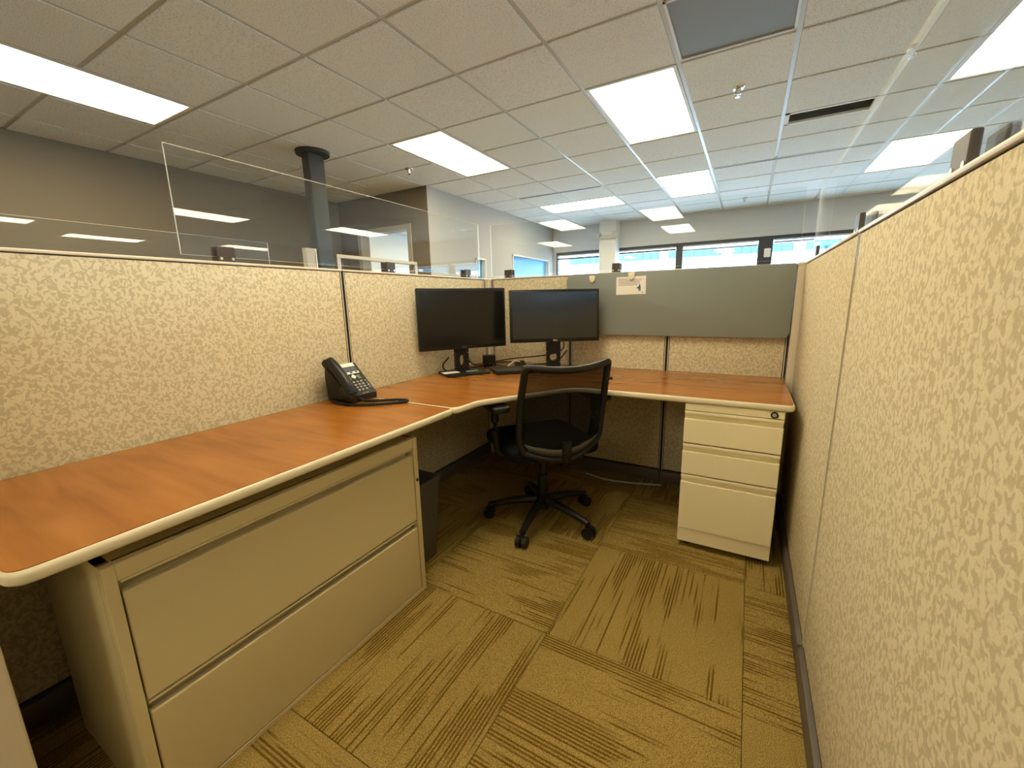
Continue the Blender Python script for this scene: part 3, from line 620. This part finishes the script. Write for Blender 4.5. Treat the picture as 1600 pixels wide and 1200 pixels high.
# ------------------------------------------------------------------ monitors
def text_part(s_, size, m, parent, xf):
    cu = bpy.data.curves.new('t', 'FONT'); cu.body = s_; cu.size = size; cu.extrude = 0.0004; cu.align_x = 'CENTER'
    o = bpy.data.objects.new('t', cu); C.objects.link(o); dg = bpy.context.evaluated_depsgraph_get()
    me = bpy.data.meshes.new_from_object(o.evaluated_get(dg)); bpy.data.objects.remove(o)
    me.transform(xf); me.materials.clear(); me.materials.append(m)
    q = bpy.data.objects.new('logo_lettering', me); C.objects.link(q); q.parent = parent; return q
def monitor(loc, yaw, w, h, zb, tilt, label, screen, base_w, base_d, hole, logo, base_yaw=0.0, bezel=0.016):
    """local frame: x to the viewer's right, -y towards the viewer; screen centre above the origin, stand behind it"""
    t = thing('monitor', (loc[0], loc[1], D), label, 'monitor', yaw, 'desk monitors'); z = zb-D
    xf = Matrix.Translation((0, 0, z)) @ Matrix.Rotation(-tilt, 4, 'X')
    b = MB(); b.xf = xf; b.box(-w/2, w/2, 0, 0.028, 0, h, 0.006).box(-w*0.3, w*0.3, 0.026, 0.05, h*0.2, h*0.8, 0.008); b.build('casing', M_BPLAST, t, True)
    s_ = MB(); s_.xf = xf; s_.box(-w/2+bezel, w/2-bezel, -0.0008, 0.004, bezel+0.006, h-bezel); s_.build('display', screen, t)
    yb = 0.055
    col = MB()
    cw = 0.043
    zc0, zc1 = 0.008, z+h*0.55
    zh0, zh1 = hole[:2]
    hw = 0.016 if hole[2] else 0.024
    # column plate with a cable hole: quads between an outer rectangle and an ellipse
    N = 24; zm, rh = (zh0+zh1)/2, (zh1-zh0)/2; bm = bmesh.new(); vo = []; vi = []
    for k in range(N):
        a = 2*PI*k/N; cx_, sx_ = math.cos(a), math.sin(a); vi.append((hw*cx_, zm+rh*sx_))
        f = 1/max(abs(cx_)/cw, abs(sx_)/(rh+0.012)) ; vo.append((f*cx_, zm+f*sx_))
    for y_ in (yb, yb+0.03):
        A = [bm.verts.new((p[0], y_, p[1])) for p in vo]; B = [bm.verts.new((p[0], y_, p[1])) for p in vi]
        for k in range(N): bm.faces.new((A[k], A[(k+1) % N], B[(k+1) % N], B[k]))
        if y_ == yb: A0, B0 = A, B
        else:
            for k in range(N):
                bm.faces.new((A0[k], A0[(k+1) % N], A[(k+1) % N], A[k])); bm.faces.new((B0[k], B0[(k+1) % N], B[(k+1) % N], B[k]))
    bmesh.ops.recalc_face_normals(bm, faces=bm.faces[:]); col._merge(bm)
    col.box(-cw, cw, yb, yb+0.03, 0.008, zm-rh-0.012).box(-cw, cw, yb, yb+0.03, zm+rh+0.012, zc1).box(-cw, cw, 0.04, yb+0.01, z+h*0.3, z+h*0.55)
    col.build('stand_column', M_BPLAST, t)
    bs = MB(); bs.xf = Matrix.Translation((0, yb-0.02, 0)) @ Matrix.Rotation(base_yaw, 4, 'Z')
    bs.prism(rpoly([(-base_w/2, -base_d/2), (base_w/2, -base_d/2), (base_w/2, base_d/2), (-base_w/2, base_d/2)], 0.012), 0.0, 0.013, 0.003, 2); bs.build('stand_base', M_BPLAST, t, True)
    lx = Matrix.Translation((0, 0, z)) @ Matrix.Rotation(-tilt, 4, 'X') @ Matrix.Translation((0, -0.0006, 0.006)) @ Matrix.Rotation(PI/2, 4, 'X')
    text_part('DELL', 0.013, logo, t, lx)
    return t
M_LOGO = mat('logo_silver', (0.85, 0.85, 0.85), 0.4); M_LOGOD = mat('logo_grey', (0.12, 0.12, 0.12), 0.4)
monitor((-1.69, -0.60), 0.99, 0.55, 0.355, 0.887, 0.0, 'black monitor beside the phone side panel, above the white note', M_SCREEN, 0.27, 0.20, (0.045, 0.115, True), M_LOGOD)
monitor((-1.23, -0.31), 0.618, 0.545, 0.312, 0.915, 0.075, 'black monitor behind the chair, overlapping the grey green board', M_SCREEN2, 0.20, 0.17, (0.06, 0.11, False), M_LOGO)

# small things on the corner desk
def slab(name, cx, cy, yaw, w, d_, z0, z1, m, label, cat, bev=0.003):
    o = MB().box(-w/2, w/2, -d_/2, d_/2, 0, z1-z0, bev).build(name, m, None, True, loc=(cx, cy, z0)); o.rotation_euler = (0, 0, yaw); tag(o, label, cat); return o
slab('note_paper', -1.765, -0.655, 1.0, 0.10, 0.055, D+0.0132, D+0.0150, M_WHITE, 'white paper note lying on the monitor stand base', 'paper', 0.0)
slab('cable_strip', -1.675, -0.56, 1.0, 0.075, 0.012, D+0.0132, D+0.018, M_KEY, 'thin grey strip on the stand base by the column', 'strip', 0.001)
lt = thing('closed_laptop', (-1.475, -0.405, D), 'flat black slab-like closed laptop behind the chair', 'laptop', 0.78)
MB().box(-0.125, 0.125, -0.10, 0.10, 0.002, 0.012, 0.003).build('base', M_BPLAST, lt, True); MB().box(-0.125, 0.125, -0.10, 0.10, 0.013, 0.021, 0.003).build('lid', M_BPLAST, lt, True)
ad = thing('adapter_box', (-1.735, -0.27, D), 'small black adapter box standing between the monitors', 'adapter', 0.7)
MB().box(-0.042, 0.042, -0.03, 0.03, 0.0, 0.075, 0.005).build('case', M_BPLAST, ad, True); MB().cyl((0, -0.0305, 0.025), (0, -0.0295, 0.025), 0.006, seg=12).build('indicator', M_KEY, ad)
wc = thing('small_device', (-1.52, -0.215, D), 'small dark wedge-shaped device behind the laptop', 'device', 0.7)
MB().box(-0.03, 0.03, -0.025, 0.025, 0.0, 0.03, 0.008).box(-0.036, 0.022, -0.02, 0.02, 0.02, 0.044, 0.008).build('case', M_CLAMP, wc, True)
def cable(pts, r, m, label, name='cable'):
    o0 = Vector(pts[0]); o = MB(o0).tube(pts, r, 8, 6).build(name, m, None, True, loc=o0); tag(o, label, 'cable', 'desk cables'); return o
zc_ = D+0.006
cable([(-1.70, -0.24, D+0.03), (-1.60, -0.16, D+0.045), (-1.45, -0.10, D+0.06), (-1.33, -0.10, D+0.085), (-1.24, -0.16, D+0.13), (-1.22, -0.22, D+0.2)], 0.004, M_BPLAST, 'black cable rising from adapter box to the second monitor')
cable([(-1.52, -0.16, zc_), (-1.42, -0.12, D+0.01), (-1.33, -0.13, D+0.03), (-1.26, -0.19, D+0.055), (-1.20, -0.20, D+0.12)], 0.004, M_BPLAST, 'black cable passing through the second monitor stand hole')
cable([(-1.76, -0.55, D+0.16), (-1.79, -0.44, D+0.07), (-1.80, -0.36, D+0.02), (-1.77, -0.30, D+0.012)], 0.004, M_BPLAST, 'black cable hanging from the first monitor to the desk')
cable([(-1.80, -0.62, D+0.10), (-1.85, -0.62, D+0.05), (-1.86, -0.57, zc_), (-1.82, -0.47, zc_), (-1.79, -0.36, zc_), (-1.78, -0.28, zc_)], 0.004, M_BPLAST, 'black cable looped behind the first monitor stand')
cable([(-1.77, -0.40, zc_), (-1.73, -0.36, D+0.02), (-1.70, -0.33, D+0.035), (-1.66, -0.33, D+0.02), (-1.67, -0.38, zc_), (-1.74, -0.42, zc_)], 0.0045, M_BPLAST, 'bunched black cable lying before the adapter box')
cable([(-1.70, -0.24, D+0.02), (-1.62, -0.20, D+0.025), (-1.56, -0.22, D+0.02), (-1.55, -0.27, zc_), (-1.62, -0.28, zc_), (-1.69, -0.26, D+0.012)], 0.004, M_BPLAST, 'black cable curled between adapter box and wedge device')
cable([(-1.755, -0.255, D+0.07), (-1.757, -0.25, D+0.12), (-1.76, -0.25, D+0.20)], 0.0035, M_KEY, 'grey cable rising from adapter box top, nearer the first monitor')
cable([(-1.715, -0.235, D+0.07), (-1.717, -0.23, D+0.12), (-1.72, -0.23, D+0.20)], 0.0035, M_KEY, 'grey cable rising from adapter box top, nearer the second monitor')
cable([(-1.555, -0.33, D+0.022), (-1.54, -0.31, D+0.035), (-1.52, -0.295, D+0.05), (-1.49, -0.28, D+0.045)], 0.004, M_WHITE, 'short white cable end lying by the laptop')

# ------------------------------------------------------------------ desk phone (faces +x, handset towards the viewer)
ph = thing('desk_phone', (-1.80, -1.375, D), 'black desk phone with keypad and small display', 'phone', PI/2)
# local: x = world +y, -y = world +x (the user side)
PW = 0.098
prof = [(-0.085, 0.004), (-0.085, 0.030), (0.048, 0.158), (0.064, 0.155), (0.070, 0.110), (0.060, 0.004)]
def yzprism(poly, xa, xb, bev=0.004):
    b = MB(); b.xf = Matrix(((0, 0, 1, 0), (1, 0, 0, 0), (0, 1, 0, 0), (0, 0, 0, 1))); b.prism(poly, xa, xb, bev, 2); return b
yzprism(prof, -0.058, PW, 0.006).build('body', M_BPLAST, ph, True)
ang = math.atan2(0.128, 0.133); FX = Matrix.Translation((0, -0.085, 0.030)) @ Matrix.Rotation(ang, 4, 'X')   # face frame: x right, y up the slope, z out
def face(nm, m, x0, x1, y0, y1, z1=0.003, z0=-0.002, bev=0.0):
    b = MB(); b.xf = FX; b.box(x0, x1, y0, y1, z0, z1, bev); return b.build(nm, m, ph)
face('label_strip', M_WHITE, -0.012, 0.082, 0.165, 0.186, 0.0015); face('display', M_LCD, -0.008, 0.080, 0.138, 0.161, 0.0015); face('softkey_strip', M_WHITE, -0.010, 0.080, 0.122, 0.134, 0.0018)
for k in range(3): face('softkey', M_BPLAST, 0.004+k*0.028, 0.014+k*0.028, 0.126, 0.131, 0.004)
nb = MB(); nb.xf = FX @ Matrix.Translation((0.034, 0.103, 0)) @ Matrix.Rotation(PI/4, 4, 'Z'); nb.box(-0.010, 0.010, -0.010, 0.010, -0.002, 0.005, 0.002); nb.build('navigation_key', M_WHITE, ph)
for k in range(4):
    for s_ in (-1, 1): face('function_key', M_KEY, 0.034+s_*0.026-0.008, 0.034+s_*0.026+0.008, 0.092+k*0.0075-0.002, 0.092+k*0.0075+0.002, 0.003) if k < 3 else None
for r in range(4):
    for c_ in range(3): face('key', M_KEY, 0.008+c_*0.021, 0.020+c_*0.021, 0.022+r*0.0155, 0.031+r*0.0155, 0.004, bev=0.001)
    face('side_key', M_WHITE if r in (1,) else M_KEY, 0.076, 0.083, 0.030+r*0.013, 0.036+r*0.013, 0.003)
for s_ in (0.02, 0.04): face('printed_mark', M_KEY, s_, s_+0.014, 0.006, 0.0085, 0.0005)
hs = MB(); hs.xf = FX
hs.box(-0.083, -0.033, 0.145, 0.205, 0.004, 0.040, 0.014, 3).box(-0.086, -0.032, -0.022, 0.050, 0.000, 0.036, 0.014, 3)
hs.tube([(-0.058, 0.185, 0.030), (-0.058, 0.15, 0.040), (-0.058, 0.095, 0.044), (-0.058, 0.04, 0.038), (-0.058, 0.000, 0.024)], lambda t_: 0.0225+0.004*abs(2*t_-1), 12, 5)
hs.build('handset', M_BPLAST, ph, True)
cp = [(-1.705, -1.40, D+0.03), (-1.70, -1.405, D+0.012), (-1.66, -1.385, D+0.008), (-1.60, -1.37, D+0.008), (-1.555, -1.335, D+0.008), (-1.545, -1.30, D+0.008), (-1.57, -1.275, D+0.008), (-1.62, -1.28, D+0.008), (-1.68, -1.31, D+0.008), (-1.705, -1.33, D+0.008)]
cp = [(-1.722, -1.385, D+0.022), (-1.69, -1.375, D+0.009), (-1.63, -1.345, D+0.008), (-1.575, -1.30, D+0.008), (-1.525, -1.285, D+0.008), (-1.51, -1.31, D+0.008), (-1.545, -1.36, D+0.008), (-1.60, -1.41, D+0.008), (-1.68, -1.45, D+0.008), (-1.76, -1.455, D+0.008), (-1.83, -1.435, D+0.008), (-1.87, -1.40, D+0.008)]
t = thing('handset_cord', (-1.6, -1.35, D), 'coiled black handset cord looped on the desk by the phone', 'cord'); MB((-1.6, -1.35, D)).tube(cp, lambda t_: 0.0062+0.0009*math.sin(t_*420), 8, 14).build('coil', M_BPLAST, t, True)

# ------------------------------------------------------------------ mesh task chair
CH = thing('task_chair', (-1.115, -0.745, 0), 'black mesh-back task chair with arms facing the monitors', 'chair', math.radians(51))
# local: x right, +y forward (towards the desk corner), z up
for k in range(5):
    a = math.radians(-90+36+72*k)+math.radians(-10); dx, dy = math.cos(a), math.sin(a)
    MB().tube([(dx*0.03, dy*0.03, 0.115), (dx*0.15, dy*0.15, 0.105), (dx*0.285, dy*0.285, 0.075)], lambda t_: 0.024-0.008*t_, 10, 4).build('base_leg', M_BPLAST, CH, True)
    cs = MB(); px_, py_ = dx*0.29, dy*0.29; ox, oy = -dy*0.013, dx*0.013
    for s_ in (-1, 1): cs.cyl((px_+s_*ox*0.5, py_+s_*oy*0.5, 0.029), (px_+s_*ox*2.0, py_+s_*oy*2.0, 0.029), 0.029, seg=20)
    cs.cyl((px_, py_, 0.05), (px_, py_, 0.085), 0.009, seg=10).box(px_-0.016, px_+0.016, py_-0.016, py_+0.016, 0.042, 0.06, 0.005); cs.build('caster', M_BPLAST, CH, True)
MB().cyl((0, 0, 0.07), (0, 0, 0.13), 0.035, 0.03).cyl((0, 0, 0.12), (0, 0, 0.26), 0.026).cyl((0, 0, 0.25), (0, 0, 0.38), 0.016).build('gas_column', M_BPLAST, CH, True)
MB().box(-0.10, 0.10, -0.14, 0.10, 0.375, 0.42, 0.012).build('tilt_mechanism', M_BPLAST, CH, True)
sp = rpoly([(-0.235, -0.21), (0.235, -0.21), (0.245, 0.25), (-0.245, 0.25)], 0.08)
MB().prism(sp, 0.415, 0.475, 0.022, 4).build('seat', mat('black_seat_fabric', (0.006, 0.006, 0.006), 0.95, spec=0.15), CH, True)
def bk(u, z):
    """point on the back: u -1..1 across, z height"""
    s_ = max(0.0, (z-0.43)/(0.89-0.43)); hw = 0.205+0.012*math.sin(min(max(s_, 0), 1)*PI) + (-0.02 if s_ < 0.15 else 0)
    y = -0.200-0.075*s_**1.3-0.045*(1-u*u)+0.012*math.sin(s_*PI)
    return Vector((u*hw, y, z))
def topz(u): return 0.885-0.020*(1-u*u)
def botz(u): return 0.475-0.045*(1-u*u)
MB().grid([[bk(-0.97+1.94*i/16, botz(-0.97+1.94*i/16)+(topz(-0.97+1.94*i/16)-botz(-0.97+1.94*i/16))*k/14) for i in range(17)] for k in range(15)]).build('back_mesh', M_MESH, CH, True)
fr = [bk(-1, 0.475+0.405*k/8) for k in range(9)]+[bk(-0.8+1.6*k/8, topz(-0.8+1.6*k/8)) for k in range(9)]+[bk(1, 0.88-0.405*k/8) for k in range(9)]+[bk(0.8-1.6*k/8, botz(0.8-1.6*k/8)) for k in range(9)]
fr.append(fr[0]); MB().tube(fr, 0.0165, 10, 3).build('back_frame', M_BPLAST, CH, True)
M_LUMB = mat('lumbar_grey', (0.055, 0.052, 0.036), 0.5)
rows = []
for k, dz in ((0, 0.018), (1, 0.052)): rows.append([bk(-0.93+1.86*i/16, botz(-0.93+1.86*i/16)+dz)+Vector((0, -0.010, 0)) for i in range(17)])
lb = MB().grid(rows).build('lumbar_band', M_LUMB, CH, True); sm = lb.modifiers.new('solid', 'SOLIDIFY'); sm.thickness = 0.006
MB().tube([(0, -0.10, 0.40), (0, -0.20, 0.40), (0, -0.255, 0.44), (0, -0.262, 0.52)], 0.022, 10, 4).build('back_spine', M_BPLAST, CH, True)
for s_ in (-1, 1):
    MB().tube([(s_*0.16, -0.04, 0.415), (s_*0.25, -0.04, 0.43), (s_*0.275, -0.05, 0.52), (s_*0.275, -0.05, 0.665)], lambda t_: 0.016+0.004*t_, 10, 4).build('arm_post', M_BPLAST, CH, True)
    ap = rpoly([(s_*0.275-0.045, -0.16), (s_*0.275+0.045, -0.16), (s_*0.275+0.045, 0.09), (s_*0.275-0.045, 0.09)], 0.03); MB().prism(ap, 0.66, 0.69, 0.010, 3).build('arm_pad', M_BPLAST, CH, True)
MB().cyl((0.205, -0.265, 0.80), (0.232, -0.268, 0.80), 0.007, seg=10).build('side_knob', M_BPLAST, CH, True)

# ------------------------------------------------------------------ waste bin, floor cable
t = thing('waste_bin', (-1.545, -1.35, 0), 'dark grey waste bin beside the filing cabinet under the desk', 'bin')
bm_ = MB(); M_BIN = mat('bin_plastic', (0.07, 0.065, 0.055), 0.5)
outer = lambda s_, z: [(sx*s_*0.095, sy*s_*0.155, z) for sx, sy in ((-1, -1), (1, -1), (1, 1), (-1, 1))]
def ring(s0, z0, s1, z1, fl_=False):
    a, b = outer(s0, z0), outer(s1, z1); bm = bmesh.new(); A = [bm.verts.new(p) for p in a]; B = [bm.verts.new(p) for p in b]
    for k in range(4): bm.faces.new((A[k], A[(k+1) % 4], B[(k+1) % 4], B[k]))
    return bm
for a in ((0.82, 0.002, 1.0, 0.40), (1.0, 0.40, 0.96, 0.40), (0.96, 0.40, 0.78, 0.01)): bm_._merge(ring(*a))
bm_.box(-0.078, 0.078, -0.127, 0.127, 0.002, 0.01); rot = bm_.build('body', M_BIN, t); rot.rotation_euler = (0, 0, PI/2)
rm = MB().box(-0.155, 0.155, -0.100, -0.092, 0.385, 0.402, 0.003).box(-0.155, 0.155, 0.092, 0.100, 0.385, 0.402, 0.003).box(-0.162, -0.153, -0.1, 0.1, 0.385, 0.402, 0.003).box(0.153, 0.162, -0.1, 0.1, 0.385, 0.402, 0.003); rm.build('rim', M_BIN, t)
cable([(-1.10, -0.10, 0.014), (-0.95, -0.13, 0.012), (-0.80, -0.11, 0.012), (-0.62, -0.06, 0.012)], 0.006, M_KEY, 'grey cable on the floor along the back panel base', 'floor_cable')
